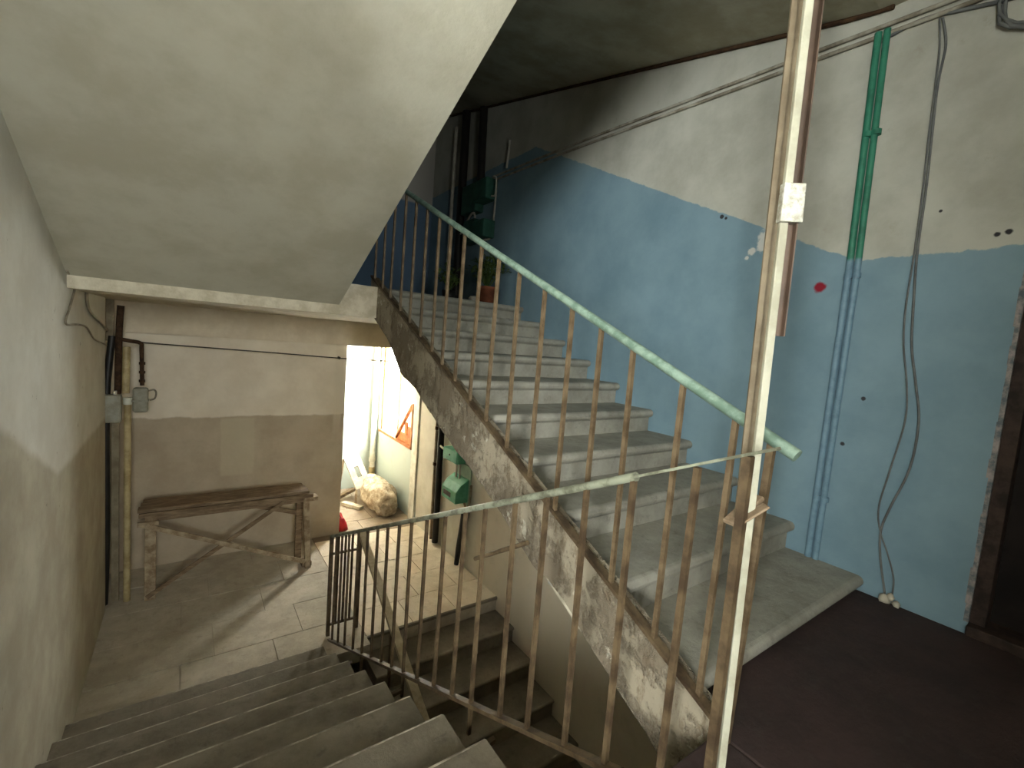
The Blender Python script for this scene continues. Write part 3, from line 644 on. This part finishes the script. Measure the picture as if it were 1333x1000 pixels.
part(MB().tube(smooth_path([(-.50, 5.26, .93), (-.42, 5.26, .915), (-.35, 5.26, .90), (-.34, 5.25, .84), (-.335, 5.25, .52)], 4), .017, 8), 'rusty_drop_pipe', M['rustpipe'], v2)
for z in (.56, .64, .72): part(MB().tube([(-.336, 5.25, z-.012), (-.336, 5.25, z+.012)], .023, 8), 'fitting', M['rustpipe'], v2)
part(MB().tube(smooth_path([(-.29, 5.25, .47), (-.25, 5.25, .48), (-.235, 5.25, .45), (-.245, 5.25, .40), (-.28, 5.25, .385)], 4), .008, 6), 'side_hook', M['cable_pale'], v2)
tag(MB().tube(smooth_path([(-.50, 5.80, .895), (-.285, 5.80, .878), (.3, 5.80, .858), (.9, 5.80, .838), (1.55, 5.80, .812), (2.3, 5.80, .80), (XW, 5.80, .79)], 5), .007, 6).build('wall_cable', M['cable_dk']), 'dark cable strung across the back wall and the bright opening', 'cable')
tag(MB().tube([(1.50, 5.80, .822), (1.53, 5.80, .812)], .016, 8).build('cable_joint', M['cable_dk']), 'small dark knot on the cable across the back wall', 'cable joint')
tag(MB().tube(smooth_path([(XL0+.01, 3.64, 1.37), (XL0+.01, 3.86, 1.30), (XL0+.01, 3.72, 1.17), (XL0+.01, 3.60, 1.07), (XL0+.01, 3.95, 1.06), (XL0+.01, 4.25, 1.04), (XL0+.01, 4.55, .95), (XL0+.01, 4.95, .90), (XL0+.01, 5.19, .87)], 6), .006, 6).build('loose_wire', M['cable_pale']), 'thin loose wire zigzagging down the left wall below the slab', 'wire')
tag(MB().tube(smooth_path([(XL0+.012, 3.76, 1.36), (XL0+.012, 4.0, 1.29), (XL0+.012, 4.22, 1.30), (XL0+.012, 4.34, 1.16), (XL0+.012, 4.9, 1.06), (XL0+.012, 5.19, 1.0)], 6), .009, 6).build('loose_wire', M['cable_pale']), 'thicker pale wire hanging under the slab end on the left wall', 'wire')

# ================================================================ UPPER HALF LANDING: meters, pipes, plant
u1 = thing('meter_box', (XW-.08, 4.5, 2.6), 'dark green meter box, upper of the two on the dim upper landing', 'meter box')
boxy('body', XW-.16, XW-.01, 4.29, 4.56, 2.68, 2.90, M['green_dark'], u1)
boxy('wide_base', XW-.13, XW-.01, 4.56, 4.88, 2.60, 2.92, M['green_dark'], u1)
part(MB().tube(smooth_path([(XW-.1, 4.26, 2.70), (XW-.1, 4.19, 2.70), (XW-.1, 4.19, 2.86), (XW-.1, 4.24, 2.90)], 3), .010, 6), 'conduit', M['enamel'], u1)
u2 = thing('meter_box', (XW-.08, 4.45, 2.25), 'dark green meter box, lower of the two on the dim upper landing', 'meter box')
boxy('body', XW-.16, XW-.01, 4.29, 4.55, 2.28, 2.47, M['green_dark'], u2)
boxy('wide_base', XW-.13, XW-.01, 4.55, 4.80, 2.26, 2.52, M['green_dark'], u2)
part(MB().tube(smooth_path([(XW-.1, 4.90, 2.40), (XW-.1, 4.68, 2.585), (XW-.1, 4.60, 2.575), (XW-.1, 4.58, 2.50)], 3), .012, 6), 'conduit', M['enamel'], u2)
tag(MB().tube(smooth_path([(XW-.03, 4.40, 2.93), (XW-.03, 4.30, 2.86), (XW-.03, 4.30, 2.5), (XW-.03, 4.33, 2.30), (XW-.06, 4.42, 2.27)], 5), .011, 8).build('wall_conduit', M['enamel']), 'white conduit dropping past the right side of the upper green boxes', 'conduit')
tag(MB().tube([(XW-.03, 4.09, 3.24), (XW-.03, 4.12, 2.97)], .012, 8).build('wall_conduit', M['enamel']), 'short white upright conduit stub above the upper green boxes', 'conduit')
tag(MB().tube([(XW-.05, 5.28, 3.75), (XW-.05, 5.28, 1.53)], .022, 8).build('riser_pipe', M['enamel']), 'thin white riser pipe on the dim upper landing wall', 'pipe')
tag(MB().tube([(XW-.06, 5.02, 3.84), (XW-.06, 5.0, 1.53)], .05, 10).build('riser_pipe', M['black']), 'black riser pipe left of the upper green boxes', 'pipe')
tag(MB().tube([(XW-.06, 4.62, 3.74), (XW-.06, 4.58, 2.9)], .045, 10).build('riser_pipe', M['black']), 'black riser pipe directly above the upper green boxes', 'pipe')
tag(MB().tube([(2.28, YB-.03, 3.50), (2.29, YB-.03, 3.08)], .025, 8).build('wall_fitting', M['black']), 'small black wall fitting high on the dim upper back wall', 'fitting')
pl = thing('potted_plant', (2.46, 3.98, ZU), 'terracotta pot with bushy green plant on the upper landing', 'potted plant')
part(MB().lathe((2.46, 3.98, ZU), [(.001, 0), (.07, 0), (.095, .15), (.105, .15), (.105, .18), (.09, .18), (.085, .16)], 20), 'pot', M['terracotta'], pl)
part(MB().lathe((2.46, 3.98, ZU), [(.001, .162), (.087, .16)], 16), 'soil', M['soil'], pl)
def foliage(c, n, spread, h, seed):
    rnd = random.Random(seed); mb = MB()
    for i in range(n):
        a = rnd.uniform(0, 6.283); r = spread*rnd.uniform(.25, 1); tip = Vector(c) + Vector((r*math.cos(a), r*math.sin(a), h*rnd.uniform(.3, 1)))
        base = Vector(c); mid = base.lerp(tip, .6) + Vector((0, 0, h*.2))
        mb.tube([base, mid, tip], [.004, .003, .001], 4, False)
        for q in range(4):
            p = mid.lerp(tip, q/3); d_ = Vector((rnd.uniform(-1, 1), rnd.uniform(-1, 1), rnd.uniform(-.4, .8))).normalized(); sd = d_.cross(Vector((0, 0, 1))).normalized()*.016; L = rnd.uniform(.05, .085)
            mb.add([p, p+d_*L*.5+sd+Vector((0, 0, .006)), p+d_*L, p+d_*L*.5-sd+Vector((0, 0, .006))], [(0, 1, 2), (0, 2, 3)])
    return mb
f_ = part(foliage((2.46, 3.98, ZU+.16), 46, .23, .34, 3), 'foliage', M['leaf'], pl); f_['kind'] = 'stuff'
p2 = thing('potted_plant', (2.12, 4.16, ZU), 'smaller leafy plant in a dark pot left of the terracotta pot', 'potted plant')
part(MB().lathe((2.12, 4.16, ZU), [(.001, 0), (.05, 0), (.07, .11), (.06, .11), (.055, .09)], 16), 'pot', M['black'], p2)
part(MB().lathe((2.12, 4.16, ZU), [(.001, .092), (.058, .09)], 16), 'soil', M['soil'], p2)
f_ = part(foliage((2.12, 4.16, ZU+.1), 24, .15, .26, 8), 'foliage', M['leaf'], p2); f_['kind'] = 'stuff'
cup = thing('enamel_cup', (2.26, 3.90, ZU), 'small pale cup standing beside the potted plants', 'cup')
part(MB().lathe((2.26, 3.90, ZU), [(.001, .001), (.03, .001), (.036, .06), (.033, .06), (.028, .006), (.001, .006)], 16), 'body', M['enamel'], cup)
part(MB().tube([(2.227, 3.90, ZU+.05), (2.21, 3.90, ZU+.04), (2.212, 3.90, ZU+.02), (2.23, 3.90, ZU+.015)], .004, 6), 'cup_handle', M['enamel'], cup)
